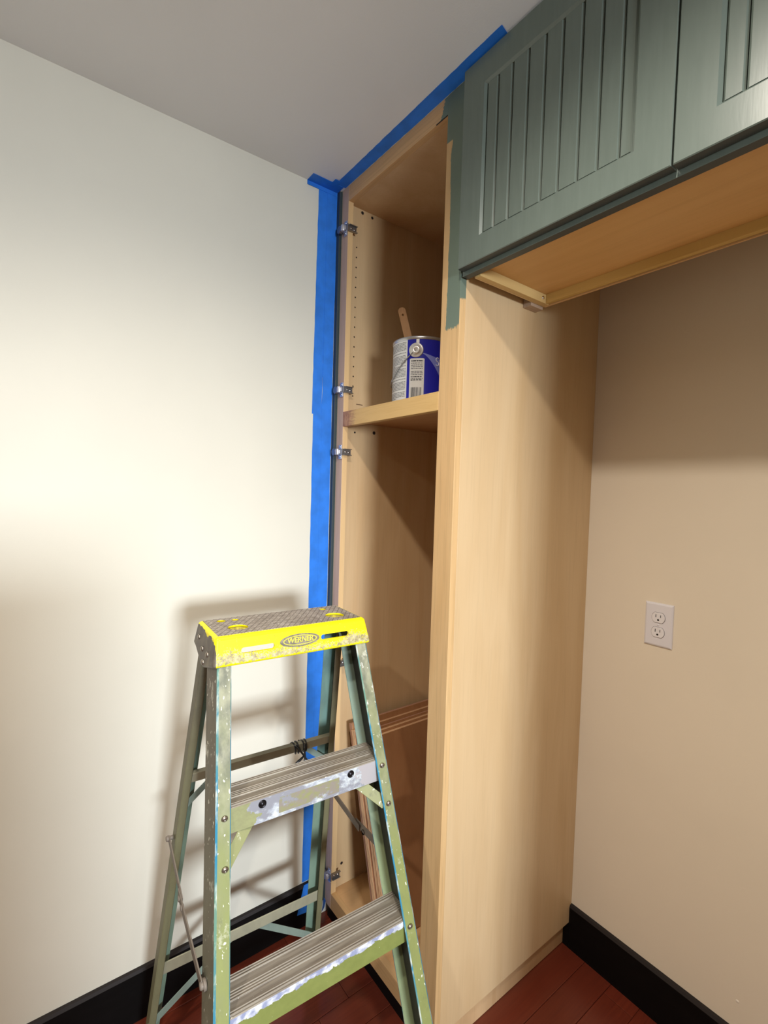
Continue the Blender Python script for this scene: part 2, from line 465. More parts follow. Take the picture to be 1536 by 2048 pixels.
ubox('nailer', .6105, ux1 - .035, .268, .2805, ZB - .003, H - .002, M_UC_BACK)
ubox('back_panel', .5955, ux1 - .02, .2832, .2868, ZB - .006, H - .002, MAPLE_H)
ubox('plywood_lip', .5925, .5953, .0192, .2868, ZB - .0045, ZB + .03, MAPLE_D)
ubox('spacer_block', .5672, .5920, .232, .283, ZB - .012, ZB + .02, m_maple('pine_block', (190, 168, 148), (174, 150, 130), 1, .6))
bm = bmesh.new(); add_lathe(bm, (.6105, .256, 1.9705), (1, 0, 0), ((.0048, 0), (.0045, .0015), (.003, .0024), (0, .002)), 14)
o = link('screw', done(bm, 'screw'), SCREW, uc); o.location = -UX
# doors
DB, DT = 1.972, 2.4105
def door(x0, x1, px0, px1, pz0, pz1, grooves):
    yF, yB = -.022, -.0022
    bm = bmesh.new()
    d = .0052; s = .0052     # recess of the field, sloped inner edge
    def ring(x0, x1, z0, z1, y): return [bm.verts.new(p) for p in ((x0, y, z0), (x1, y, z0), (x1, y, z1), (x0, y, z1))]
    r = [ring(x0, x1, DB, DT, yB), ring(x0, x1, DB, DT, yF + .0015), ring(x0 + .0015, x1 - .0015, DB + .0015, DT - .0015, yF),
         ring(px0, px1, pz0, pz1, yF), ring(px0 + s, px1 - s, pz0 + s, pz1 - s, yF + d), ring(px0 + s, px1 - s, pz0 + s, pz1 - s, yB - .004)]
    for A, B in zip(r, r[1:]):
        for i in range(4): bm.faces.new((A[i], A[(i + 1) % 4], B[(i + 1) % 4], B[i]))
    bm.faces.new(r[0]); bm.faces.new(r[-1])
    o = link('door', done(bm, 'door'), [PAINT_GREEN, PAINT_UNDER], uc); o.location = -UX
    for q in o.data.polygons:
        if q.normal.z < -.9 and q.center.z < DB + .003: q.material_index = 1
    edges = [px0 + s] + list(grooves) + [px1 - s]
    for i, (a, b_) in enumerate(zip(edges, edges[1:])):      # one narrow bead board between each pair of grooves
        g = .0007; c = .0034
        xa = a + (g if i else 0.0004); xb = b_ - (g if i < len(edges) - 2 else 0.0004)
        ya = yF + d - .0012; yb = yF + d + .004; z0, z1 = pz0 + s + .0003, pz1 - s - .0003
        P = [(xa, yb), (xa, ya + c), (xa + c, ya), (xb - c, ya), (xb, ya + c), (xb, yb)]
        bm = bmesh.new(); loft(bm, [(x, y, z0) for x, y in P], [(x, y, z1) for x, y in P])
        link('bead_board', done(bm, 'bead_board'), PAINT_GREEN, o)
    # back of the recess
    return o
GR = [.6753, .7128, .7524, .7918, .8298, .8699, .9086, .9477]
door(.577, 1.0345, .639, .9755, 2.0249, 2.3502, GR)
off = 1.0375 - .577 - .004
door(1.0372, 1.4945, 1.0935, 1.4325, 2.0249, 2.3502, [1.127 + .0389 * i for i in range(8)])

# ------------------------------------------------------------ blue masking tape
def m_tape(name, rgb):
    n = N(name); v = n.coord(); f = n.noise(n.coord((6, 6, 6)), 4, 4); w_ = n.noise(n.coord((900, 900, 900)), 1, 2)
    n.base(n.mix(n.step(f, .35, .7), lin(rgb), lin(tuple(x * .9 for x in rgb)))); n.set(.5, 0, .4)
    n.bump(w_, .25, .0004); return n.m
TAPE = m_tape('blue_masking_tape', (44, 126, 232))
def sheet(name, quad, nrm, th, label, nz=24, wob=.0, ragged=False):
    """thin tape strip over a quad p0,p1 (one end) -> p3,p2 (other end)"""
    p0, p1, p2, p3 = [Vector(q) for q in quad]; nrm = Vector(nrm) * th
    bm = bmesh.new(); rows = []
    for i in range(nz + 1):
        t = i / nz; a = p0.lerp(p3, t); b_ = p1.lerp(p2, t); dj = (b_ - a).normalized() * random.uniform(-wob, wob) if 0 < i < nz else Vector()
        rows.append([bm.verts.new(a + dj), bm.verts.new(b_ + dj), bm.verts.new(b_ + dj + nrm), bm.verts.new(a + dj + nrm)])
    for A, B in zip(rows, rows[1:]):
        for k in range(4): bm.faces.new((A[k], A[(k + 1) % 4], B[(k + 1) % 4], B[k]))
    bm.faces.new(rows[0]); bm.faces.new(rows[-1])
    return link(name, done(bm, name), TAPE)
e = .0003
t = sheet('tape_strip', ((e, -.0745, 2.4155), (e, -.0400, 2.4155), (e, -.0470, 1.70), (e, -.0815, 1.70)), (1, 0, 0), .0005, '', 30, .0006)
tag(t, 'upper outer blue tape strip on the cream wall, edge towards the open wall', 'masking tape', 'blue tape on the left wall')
t = sheet('tape_strip', ((e, -.0770, 1.7359), (e, -.0425, 1.7359), (e, -.0455, .145), (e, -.0775, .145)), (1, 0, 0), .0009, '', 40, .0007)
tag(t, 'lower outer blue tape strip on the cream wall, starting just above shelf height', 'masking tape', 'blue tape on the left wall')
t = sheet('tape_strip', ((e, -.0440, 2.416), (e, -.0076, 2.416), (e, -.0115, .143), (e, -.0490, .143)), (1, 0, 0), .0013, '', 50, .0007)
tag(t, 'full-height blue tape strip on the cream wall nearest the cabinet filler', 'masking tape', 'blue tape on the left wall')
t = sheet('tape_strip', ((.0135, -.0770, .145), (.0135, -.012, .145), (.0135, -.012, .038), (.0135, -.100, .052)), (1, 0, 0), .0006, '', 8, .0006)
tag(t, 'torn blue tape tail hanging over the black baseboard beside the cabinet', 'masking tape')
# curled tail stuck on the floor end of the filler
bm = bmesh.new(); rows = []
for i in range(9):
    t_ = i / 8; zz = .071 - .05 * t_; xx = .0030 + .004 * t_; wd = .026 * (1 - t_ * t_ * .8)
    rows.append([bm.verts.new((xx, -.0012 + .004 * sin(t_ * 3), zz)), bm.verts.new((xx + wd, -.0015 - .004 * t_, zz - .004)), bm.verts.new((xx + wd, -.0019 - .004 * t_, zz - .004)), bm.verts.new((xx, -.0017 + .004 * sin(t_ * 3), zz))])
for A, B in zip(rows, rows[1:]):
    for k in range(4): bm.faces.new((A[k], A[(k + 1) % 4], B[(k + 1) % 4], B[k]))
bm.faces.new(rows[0]); bm.faces.new(rows[-1])
tag(link('tape_scrap', done(bm, 'tape_scrap'), TAPE), 'small curled blue tape scrap under the cabinet filler by the toe kick', 'masking tape')
zc = H - .0004
t = sheet('tape_strip', ((.0400, -.0360, zc), (.0400, -.0012, zc), (.690, -.0010, zc), (.698, -.0395, zc)), (0, 0, -1), .0006, '', 40, .0006)
tag(t, 'long blue tape strip on the ceiling along the cabinet top', 'masking tape')
# corner strip folded from ceiling to wall
bm = bmesh.new()
prof = ((.0405, zc), (.0008, zc), (.0008, 2.4030), (.0022, 2.4030), (.0022, zc - .0012), (.0405, zc - .0012))
loft(bm, [(x, -.116, z) for x, z in prof], [(x, -.008, z) for x, z in prof])
tag(link('tape_strip', done(bm, 'tape_strip'), TAPE), 'short blue tape piece folded into the wall and ceiling corner above the strips', 'masking tape')
bm = bmesh.new()
add_box(bm, .0300, .0610, -.0505, -.0300, zc - .0022, zc - .0014)
tag(link('tape_strip', done(bm, 'tape_strip'), TAPE), 'tiny blue tape end sticking out on the ceiling at the corner', 'masking tape')

# ------------------------------------------------------------ duplex outlet on the back wall
ox, oz, pw, ph = .7508, 1.0468, .0743, .1215
ot = thing('wall_outlet', 'white duplex power outlet on the beige back wall', 'outlet', (ox + pw / 2, D, oz + ph / 2))
PLATE = plain('white_plate_plastic', (222, 220, 226), .35)
RECEP = plain('white_receptacle_plastic', (226, 224, 228), .3)
SLOT = plain('slot_black', (24, 22, 22), .8)
bm = bmesh.new()
def rect(w_, h_, y): return [(-w_ / 2, y, -h_ / 2), (w_ / 2, y, -h_ / 2), (w_ / 2, y, h_ / 2), (-w_ / 2, y, h_ / 2)]
rr = [[bm.verts.new(p) for p in rect(pw - a, ph - a, y)] for a, y in ((0, -.0002), (0, -.0022), (.0035, -.0042), (.010, -.0056))]
for A, B in zip(rr, rr[1:]):
    for i in range(4): bm.faces.new((A[i], A[(i + 1) % 4], B[(i + 1) % 4], B[i]))
bm.faces.new(rr[0]); bm.faces.new(rr[-1])
link('cover_plate', done(bm, 'cover_plate'), PLATE, ot)
def capsule(bm, cx_, cz_, r, half, y0, y1, n=40):
    pts = []
    for i in range(n):
        a = 2 * pi * i / n; x, z = r * cos(a), r * sin(a); z = max(-half, min(half, z)); pts.append((cx_ + x, cz_ + z))
    loft(bm, [(x, y0, z) for x, z in pts], [(x, y1, z) for x, z in pts])
for cz_ in (.0205, -.0205):
    bm = bmesh.new(); capsule(bm, 0, cz_, .0182, .0150, -.0050, -.00585); link('shadow_gap', done(bm, 'shadow_gap'), plain('gap_grey', (120, 114, 116), .7), ot)
    bm = bmesh.new(); capsule(bm, 0, cz_, .0172, .0141, -.0050, -.0078)
    rc = link('receptacle', done(bm, 'receptacle'), RECEP, ot, .0008)
    bm = bmesh.new()
    add_box(bm, -.0072, -.0054, -.0081, -.0070, cz_ + .0005, cz_ + .0090); add_box(bm, .0054, .0070, -.0081, -.0070, cz_ + .0012, cz_ + .0082)
    add_cyl(bm, (0, -.0081, cz_ - .0062), (0, 1, 0), .0027, .001, 14)
    link('slots', done(bm, 'slots'), SLOT, rc)
bm = bmesh.new(); add_lathe(bm, (0, -.0056, 0), (0, -1, 0), ((.0032, 0), (.003, .0008), (0, .0010)), 14)
link('screw', done(bm, 'screw'), PLATE, ot)

# ------------------------------------------------------------ paint can on the fixed shelf
cz0 = S1
pcx, pcy, R = .28, .13, .0825
can = thing('paint_can', 'open blue and white gallon paint can with wire handle on the cabinet shelf', 'paint can', (pcx, pcy, cz0))
CAN_BLUE = plain('can_label_blue', (30, 34, 158), .3)
TIN = plain('can_tin', (190, 190, 192), .3, .9)
hC = .190
bm = bmesh.new()
add_lathe(bm, (0, 0, 0), (0, 0, 1), ((0, .002), (R - .003, .002), (R, 0), (R + .0008, .003), (R, .006), (R, hC - .008), (R + .001, hC - .005)), 72)
link('body', done(bm, 'body'), CAN_BLUE, can)
bm = bmesh.new()
add_lathe(bm, (0, 0, 0), (0, 0, 1), ((R + .0002, hC - .009), (R + .0022, hC - .006), (R + .0022, hC - .001), (R + .001, hC), (R - .004, hC), (R - .006, hC - .004), (R - .006, hC - .02), (R - .0012, hC - .02), (R - .0012, .004), (0, .004)), 72)
link('rim', done(bm, 'rim'), TIN, can)
bm = bmesh.new(); add_cyl(bm, (0, 0, .0045), (0, 0, 1), R - .002, .10, 48)
link('paint', done(bm, 'paint'), plain('wet_green_paint', (70, 92, 84), .2), can)
def patch(name, a0, a1, z0, z1, r, mat, parent, corner=0.0, na=None):
    """curved label patch on the can; angles in degrees, heights from the can base"""
    na = na or max(2, int(abs(a1 - a0) / 3)); bm = bmesh.new(); vs = []
    for i in range(na + 1):
        a = radians(a0 + (a1 - a0) * i / na)
        ins = corner if (corner and (i == 0 or i == na)) else 0
        vs.append([bm.verts.new((r_ * cos(a), r_ * sin(a), z)) for r_, z in ((r, z0 + ins), (r, z1 - ins), (r - .0004, z1 - ins), (r - .0004, z0 + ins))])
    for A, B in zip(vs, vs[1:]):
        for k in range(4): f = bm.faces.new((A[k], A[(k + 1) % 4], B[(k + 1) % 4], B[k]))
    bm.faces.new(vs[0]); bm.faces.new(vs[-1])
    return link(name, done(bm, name), mat, parent)
LBL = plain('label_white', (214, 214, 212), .45)
INK = plain('label_ink_grey', (92, 92, 96), .6)
INK_D = plain('label_ink_dark', (52, 52, 58), .6)
wl = patch('instruction_panel', -175, -68.4, .010, hC - .0095, R + .0004, LBL, can)
wl['label'] = 'white panel of small print'
# lines of small print: broken grey strokes
def strokes(name, a0, a1, zlist, h, mat, parent, gap=.25, r=R + .0007):
    bm = bmesh.new()
    for z in zlist:
        a = a0
        while a < a1 - .8:
            ln = random.uniform(1.6, 6.5); b_ = min(a + ln, a1); k = max(1, int((b_ - a) / 3)); prev = None
            for i in range(k + 1):
                an = radians(a + (b_ - a) * i / k); cur = [bm.verts.new((r * cos(an), r * sin(an), z)), bm.verts.new((r * cos(an), r * sin(an), z + h))]
                if prev: bm.faces.new((prev[0], cur[0], cur[1], prev[1]))
                prev = cur
            a = b_ + random.uniform(.5, 1.2)
            if random.random() < .015: break
    o = link(name, done(bm, name), mat, parent); return o
o = strokes('small_print', -172, -71, [.018 + .0041 * i for i in range(39)], .0016, INK, wl); o['kind'] = 'stuff'
sl = patch('address_sticker', -62.3, -33.2, .0110, .1275, R + .0004, LBL, can, .002, 12)
sl['label'] = 'white sticker with barcode'
strokes('bold_print', -59, -36, (.1185,), .0036, INK_D, sl); strokes('bold_print', -59.5, -38, (.0745, .0655), .0026, INK_D, sl)
o = strokes('small_print', -59.5, -36, (.113, .1075, .1025, .0975, .090, .0855, .081, .070), .0018, INK, sl); o['kind'] = 'stuff'
bm = bmesh.new(); a = -58.5                                # barcode bars
while a < -37.5:
    wd = random.choice((.5, .5, .9, 1.4)); q = []
    for an in (a, a + wd):
        an = radians(an); q.append([bm.verts.new(((R + .0007) * cos(an), (R + .0007) * sin(an), z)) for z in (.013, .046)])
    bm.faces.new((q[0][0], q[1][0], q[1][1], q[0][1])); a += wd + random.choice((.5, .7, 1.1))
link('barcode', done(bm, 'barcode'), INK_D, sl)
# pale sweep with a white letter on the blue side
bm = bmesh.new(); prev = None
for i in range(15):
    a = -37 + 41 * i / 14; u = i / 14; zt_ = .1425 - .0155 * u ** 1.1; zb_ = .1405 - .066 * u ** 1.35; an = radians(a)
    cur = [bm.verts.new(((R + .0004) * cos(an), (R + .0004) * sin(an), z)) for z in (zb_, zt_)]
    if prev: bm.faces.new((prev[0], cur[0], cur[1], prev[1]))
    prev = cur
sw = link('label_sweep', done(bm, 'label_sweep'), plain('label_lavender', (118, 126, 196), .35), can)
bm = bmesh.new(); pts = []
for i in range(25):                                        # the letter S
    t_ = i / 24
    if t_ < .5: th_ = radians(30 + 240 * t_ / .5); x, z = .0045 * cos(th_), .0058 + .0055 * sin(th_)
    else: th_ = radians(90 - 240 * (t_ - .5) / .5); x, z = .0050 * cos(th_), -.0055 + .0058 * sin(th_)
    an = radians(-6.0) + x / R; pts.append(((R + .0009) * cos(an), (R + .0009) * sin(an), .1215 + z))
add_tube(bm, pts, .0011, 6); link('letter', done(bm, 'letter'), plain('label_lettering', (222, 224, 236), .4), sw)
# ear and wire handle
ea = radians(-50); er = Vector((cos(ea), sin(ea), 0)); et = Vector((-sin(ea), cos(ea), 0)); EZ = .1505
bm = bmesh.new()
add_lathe(bm, er * (R - .0006) + Vector((0, 0, EZ)), er, ((.0205, -.002), (.0205, .0016), (.0185, .0028), (.0115, .0022), (.0108, .0056), (.0098, .0070), (.0058, .0064), (.0030, .0040), (0, .0036)), 30)
link('ear', done(bm, 'ear'), plain('ear_plated', (226, 224, 220), .3, .55), can)
bm = bmesh.new()
add_box(bm, -.0045, .0045, 0, .0014, 0, .022)
o = link('paint_drip', done(bm, 'paint_drip'), plain('white_drip', (236, 236, 238), .3), can, .0008); o.location = er * (R + .0002) + Vector((0, 0, EZ + .0165)); o.rotation_euler = (0, 0, ea + pi / 2)
o.location += et * .004
bm = bmesh.new(); pts = []
for i in range(31):                                        # bail drops round the left of the can
    t_ = i / 30; a = radians(-50 - 180 * t_); rad = R + .0035 + .001 * sin(pi * t_); pts.append((rad * cos(a), rad * sin(a), EZ - .085 * sin(pi * t_) ** 1.1))
add_tube(bm, pts, .0016, 8); link('wire_handle', done(bm, 'wire_handle'), plain('galvanised_wire', (176, 178, 180), .3, .9), can)

# stir stick leaning in the can
P2, P1 = Vector((.1783, .1295, 2.0355)), Vector((.22, .14, 1.90))
dv = (P1 - P2).normalized(); P0 = P2 + dv * .31
n_ = Vector((cam.matrix_world.translation - P2)); sidev = dv.cross(n_).normalized(); nv = sidev.cross(dv).normalized()
bm = bmesh.new(); hw, th_ = .0118, .0022; out = []
for i in range(13): a = pi * i / 12; out.append((hw * cos(a), hw * (1 - sin(a))))
out += [(-hw, .31), (hw, .31)]
hole_c = (0.0, .026); hr = .0034
rim_ = [(hole_c[0] + hr * cos(2 * pi * i / 15), hole_c[1] + hr * 1.25 * sin(2 * pi * i / 15)) for i in range(15)]
cu = bpy.data.curves.new('stick', 'CURVE'); cu.dimensions = '2D'; cu.fill_mode = 'BOTH'; cu.extrude = th_
for loop in (out, rim_):
    sp = cu.splines.new('POLY'); sp.points.add(len(loop) - 1); sp.use_cyclic_u = True
    for q, (x, y) in zip(sp.points, loop): q.co = (x, y, 0, 1)
tmp = bpy.data.objects.new('tmp', cu); COL.objects.link(tmp); me = bake(tmp); bpy.data.objects.remove(tmp)
mt = Matrix((sidev, dv, nv)).transposed().to_4x4(); mt.translation = P2
me.transform(mt)
me.materials.clear()
st = link('stir_stick', me, m_maple('birch_stick', (206, 160, 116), (190, 142, 98), 2, .6))
tag(st, 'wooden paint stir stick with a hole, leaning in the blue paint can', 'stir stick')

# ------------------------------------------------------------ loose boards leaning inside the lower compartment
lean = .30
def board(xt, zt_, th, y0, y1, label, mats):
    """xt: x of the top left edge; leans so that its foot is farther from the wall"""
    zb = BT - .0008
    L_ = sqrt((zt_ - zb) ** 2 * (1 + lean ** 2)); up = Vector((-lean, 0, 1)).normalized(); nx = Vector((up.z, 0, -up.x))
    base = Vector((xt, y0, zt_)) - up * L_
    n0 = nx * th
    lift = max(0, zb - (base + n0).z) + .0002
    base.z += lift
    bm = bmesh.new()
    P = [Vector((0, 0, 0)), n0, n0 + up * L_, up * L_]
    loft(bm, [p for p in P], [p + Vector((0, y1 - y0, 0)) for p in P])
    bmesh.ops.recalc_face_normals(bm, faces=bm.faces[:])
    for f in bm.faces:
        if abs(f.normal.y) > .9 or abs(f.normal.dot(up)) > .9: f.material_index = 1
    o = link('plywood_board', done(bm, 'plywood_board'), mats, None, .0007); o.location = base
    return tag(o, label, 'board', 'boards leaning in the cabinet')
def m_ply(name, a, b_, cdark, period, off):
    """layered plies across the board's thickness (object space, rotated by the lean)"""
    n = N(name); p = n.xyz(n.coord())
    q = n.math('ADD', n.math('ADD', p[0], n.math('MULTIPLY', p[2], lean)), n.math('MULTIPLY', n.noise(n.coord((40, 40, 12)), 3, 3), .0012))
    sd = n.math('SINE', n.math('MULTIPLY', q, 2 * pi / period))
    c = n.mix(n.step(n.math('ADD', n.math('MULTIPLY', sd, .5), .5), .35, .65), lin(a), lin(b_))
    f = n.noise(n.coord((60, 60, 5)), 3, 4)
    n.base(n.mix(n.math('MULTIPLY', n.step(f, .5, .75), .35), c, lin(cdark))); n.set(.6, 0, .3); return n.m
PLY1 = m_ply('plywood_layers_dark', (164, 122, 104), (196, 154, 128), (116, 82, 68), .0075, 0)
PLY2 = m_ply('plywood_layers_light', (232, 196, 156), (184, 138, 100), (150, 106, 76), .0065, 0)
bx_ = .0720
board(bx_, .6835, .0175, .046, .555, 'plum-edged plywood board standing nearest the left side in the cabinet', [PLY_FACE, PLY1])
board(bx_ + .0190, .6700, .0180, .043, .55, 'pale-edged plywood board, second from the left in the leaning stack', [PLY_FACE, PLY2])
board(bx_ + .0385, .6640, .0110, .047, .55, 'thin dark-edged board, third from the left in the leaning stack', [PLY_FACE, PLY1])
board(bx_ + .0510, .6600, .0180, .044, .55, 'pale plywood board behind the outermost one in the leaning stack', [PLY_FACE, PLY2])
board(bx_ + .0705, .6570, .0180, .042, .55, 'outermost plywood board of the leaning stack, showing its broad brown face', [PLY_FACE, PLY2])

# ------------------------------------------------------------ step ladder
LB = dict(bx=.4861, by=-.3659, th=1.5124, zt=1.169, sf=.295, k=.0722, wt=.1602, fl=.0269, rd=.0817, rb=.1149, sr=.2147, rw=.1615, rk=.0667, rfl=.0340, rrd=.033)
ZT = LB['zt']
lad = thing('step_ladder', 'paint-worn green step ladder with yellow top cap standing before the cabinet', 'ladder', (LB['bx'], LB['by'], 0), LB['th'])
def m_rail(name, green, worn, dirt_top, specks=True):
    """old olive-green paint: grey grime towards the top, pale specks, chips"""
    n = N(name); p = n.xyz(n.coord()); v = n.coord((1, 1, .45))
    f = n.noise(v, 34, 5, .62); g = n.noise(v, 13, 6, .72); sp = n.noise(n.coord((1, 1, .5)), 150, 2, .5)
    hgt = n.math('ADD', n.math('MULTIPLY', n.math('SUBTRACT', p[2], .62), 2.1), n.math('MULTIPLY', n.math('SUBTRACT', g, .5), 1.5))
    c = n.mix(n.step(f, .35, .7), lin(green), lin(tuple(x * .93 for x in green)))
    c = n.mix(n.math('MULTIPLY', n.step(hgt, .05, .95), .88), c, n.mix(n.step(f, .38, .62), lin(dirt_top), lin(worn)))
    if specks:
        pale = n.math('MULTIPLY', n.step(n.noise(n.coord((1, 1, .7)), 26, 5, .72), .60, .66), n.step(p[2], .45, .85))
        c = n.mix(n.math('MULTIPLY', pale, .65), c, lin((204, 204, 188)))
        grit = n.step(n.noise(n.coord((1, 1, .35)), 48, 5, .7), .60, .72)
        c = n.mix(n.math('MULTIPLY', grit, .55), c, lin((88, 90, 78)))
    if specks: c = n.mix(n.step(sp, .675, .70), c, lin((222, 222, 206)))
    n.base(c); n.set(.5, 0, .35); n.bump(f, .12, .0008); return n.m
RAIL = m_rail('worn_green_fibreglass', (132, 139, 84), (158, 158, 138), (104, 106, 98))
RAIL_W = m_rail('grimy_shaded_rail_web', (118, 116, 98), (112, 104, 92), (98, 92, 82))  # grime plus the shade of the web's dim side, both in the colour
REAR = m_rail('grey_green_rear_rail', (118, 116, 88), (100, 94, 78), (84, 78, 68), False)
n = N('worn_blue_edge'); f = n.noise(n.coord((1, 1, .25)), 60, 4, .6); g = n.noise(n.coord((1, 1, .6)), 9, 3)
n.base(n.mix(n.step(f, .50, .66), n.mix(n.step(g, .45, .62), lin((56, 134, 168)), lin((108, 148, 132))), lin((206, 214, 204)))); n.set(.45, 0, .35); BLUE_EDGE = n.m
INNER = m_rail('rail_inside', (112, 118, 100), (72, 72, 68), (66, 66, 64), False)
def cpoly(side, h, b0, fl, rd, t, c, z, ff=None):
    """C-channel section at height z; web on the outside, flanges turned inwards"""
    ff = ff or fl
    P = [(c, 0), (0, c), (0, rd - c), (c, rd), (fl - c * .6, rd), (fl, rd - c * .6), (fl, rd - t), (t, rd - t), (t, t), (ff, t), (ff, c * .6), (ff - c * .6, 0)]
    return [(side * (h - u), b0 + v_, z) for u, v_ in P]
def rail(name, side, front, z0, z1, mats, slots, c=.0034):
    nseg = 1; bm = bmesh.new()
    def sec(z):
        if front: return cpoly(side, LB['wt'] + LB['k'] * (ZT - z), -LB['sf'] * (ZT - z), LB['fl'], LB['rd'], .004, c, z)
        return cpoly(side, LB['rw'] + LB['rk'] * (ZT - z), LB['rb'] + LB['sr'] * (ZT - z) - LB['rrd'], LB['rfl'], LB['rrd'], .003, .0024, z, .0165)
    A, B = sec(z0), sec(z1)
    # edge i joins point i and i+1
    loft(bm, A, B, slots)
    return link(name, done(bm, name), mats, lad)
#            0 blue corner,1 web,2 corner,3 back flange,4 c,5 lip,6 in,7 in web,8 in,9 lip,10 blue,11 front face
SL_F = [1, 2, 2, 2, 2, 1, 3, 4, 3, 1, 1, 0]
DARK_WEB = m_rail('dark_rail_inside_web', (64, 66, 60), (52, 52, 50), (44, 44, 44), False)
FL_IN = m_rail('rear_flange_inside', (136, 148, 112), (120, 138, 134), (104, 124, 126), False)
for side in (-1, 1):
    rail('front_rail', side, True, .012, 1.150, [RAIL, BLUE_EDGE, RAIL_W, FL_IN, DARK_WEB], SL_F)
SL_R = [0, 0, 0, 0, 0, 1, 1, 2, 1, 0, 0, 0]
TEAL_IN = m_rail('teal_flange_inside', (128, 152, 134), (104, 142, 142), (92, 118, 118), False)
for side in (-1, 1):
    rail('rear_rail', side, False, .010, 1.118, [REAR, TEAL_IN, DARK_WEB], SL_R)
RUBBER = plain('black_rubber', (30, 30, 30), .8)
for side in (-1, 1):
    for front in (True, False):
        if front: h = LB['wt'] + LB['k'] * ZT; b0 = -LB['sf'] * ZT; d_ = LB['rd']
        else: h = LB['rw'] + LB['rk'] * ZT; b0 = LB['rb'] + LB['sr'] * ZT - LB['rrd']; d_ = LB['rrd']
        xs = sorted((side * (h + .003), side * (h - .034)))
        o = box('foot', xs[0], xs[1], b0 - .003, b0 + d_ + .003, .0005, .014, RUBBER, lad, .002)

# treads -------------------------------------------------------------
n = N('grimy_aluminium_tread'); f = n.noise(n.coord((4, 60, 60)), 3, 5, .6); g = n.noise(n.coord((6, 30, 30)), 2, 4); sp = n.noise(n.coord((1, 1.5, 1.5)), 120, 2)
c = n.mix(n.step(f, .35, .7), lin((148, 140, 128)), lin((114, 106, 97))); c = n.mix(n.math('MULTIPLY', n.step(g, .45, .75), .6), c, lin((160, 154, 142)))
c = n.mix(n.step(sp, .73, .76), c, lin((226, 222, 212))); n.base(c); n.set(.5, .25, .4); n.bump(f, .2, .0008); TREAD = n.m
n = N('polished_rib'); n.base(lin((208, 201, 190))); n.set(.38, .6); RIB = n.m
def m_front1():
    """upper step: peeled to silver-blue, olive left end and olive remains of a sticker"""
    n = N('peeled_step_front'); p = n.xyz(n.coord()); v = n.coord((1, 1, 1.4))
    big = n.noise(v, 16, 5, .6); fine = n.noise(v, 70, 4, .65)
    silver = n.mix(n.step(fine, .42, .6), lin((170, 176, 190)), lin((214, 222, 226)))
    c = n.mix(n.step(big, .5, .56), silver, lin((150, 152, 162)))
    olive = n.mix(n.step(fine, .35, .7), lin((158, 162, 120)), lin((146, 148, 112)))
    edge = n.math('ADD', p[0], n.math('MULTIPLY', n.math('SUBTRACT', n.noise(v, 22, 4, .6), .5), .10))
    left = n.math('LESS_THAN', edge, -.112)
    c = n.mix(left, c, olive)
    # sticker remains in the middle
    inx = n.math('MULTIPLY', n.math('GREATER_THAN', p[0], -.062), n.math('LESS_THAN', p[0], .068))
    inz = n.math('MULTIPLY', n.math('GREATER_THAN', p[2], .8365), n.math('LESS_THAN', p[2], .8670))
    rem = n.step(n.math('ADD', n.noise(v, 30, 5, .7), n.math('MULTIPLY', n.math('ABSOLUTE', p[0]), -.4)), .40, .47)
    stick = n.mix(n.step(fine, .40, .62), lin((150, 142, 134)), lin((150, 152, 108)))
    c = n.mix(n.math('MULTIPLY', n.math('MULTIPLY', inx, inz), rem), c, stick)
    right = n.math('GREATER_THAN', edge, .122)
    c = n.mix(right, c, lin((184, 180, 184)))
    n.base(c); n.set(.42, .2, .4); n.bump(fine, .2, .0008); return n.m
def m_front2(z_top):
    """lower step: green, paint lost in a ragged silver band under the nose"""
    n = N('green_step_front'); p = n.xyz(n.coord()); v = n.coord((1, 1, 1.2))
    rag = n.math('MULTIPLY', n.math('SUBTRACT', n.noise(v, 42, 5, .7), .5), .030); f = n.noise(v, 60, 3); sp = n.noise(n.coord((1, 1, .5)), 110, 2)
    g = n.mix(n.step(f, .3, .7), lin((134, 143, 80)), lin((126, 135, 74))); g = n.mix(n.step(sp, .74, .77), g, lin((224, 226, 214)))
    peel = n.math('GREATER_THAN', n.math('ADD', p[2], rag), z_top - .0125)
    silver = n.mix(n.step(f, .42, .6), lin((150, 158, 190)), lin((222, 226, 234)))
    n.base(n.mix(peel, g, silver)); n.set(.45, .1, .4); n.bump(f, .1, .0006); return n.m
def step(z, front_mat, zoff):
    bf = -LB['sf'] * (ZT - z) + .0046; sd_, sh_ = .0745, .0475
    h = LB['wt'] + LB['k'] * (ZT - z) - .0046
    # section in (b, z): ribbed tread, front apron, rear apron
    top = [(bf, z - .0015), (bf + .0015, z)]
    for y in (.004, .0085, .0265, .0315, .0365, .0415, .0605, .0655, .0705):
        top += [(bf + y, z), (bf + y + .0006, z + .0017), (bf + y + .0019, z + .0017), (bf + y + .0025, z)]
    top += [(bf + sd_ - .0005, z), (bf + sd_, z - .001)]
    P = top + [(bf + sd_, z - .030), (bf + sd_ - .003, z - .030), (bf + sd_ - .003, z - .004), (bf + .003, z - .004), (bf + .003, z - sh_ + .003), (bf + .009, z - sh_ + .003), (bf + .009, z - sh_), (bf, z - sh_)]
    nT = len(top); idx = []
    for i in range(len(P)):
        a = P[i]; b_ = P[(i + 1) % len(P)]
        if i == len(P) - 1: idx.append(1)
        elif i < nT - 1: idx.append(2 if (a[1] > z + .001 and b_[1] > z + .001) else 0)
        else: idx.append(0)
    bm = bmesh.new(); loft(bm, [(-h, q[0], q[1]) for q in P], [(h, q[0], q[1]) for q in P], idx)
    o = link('step', done(bm, 'step'), [TREAD, front_mat, RIB], lad)
    return o, bf, h
Z1, Z2, Z3 = .8778, .5775, .2775
BOLT = plain('dull_steel_rivet', (150, 142, 132), .35, .9)
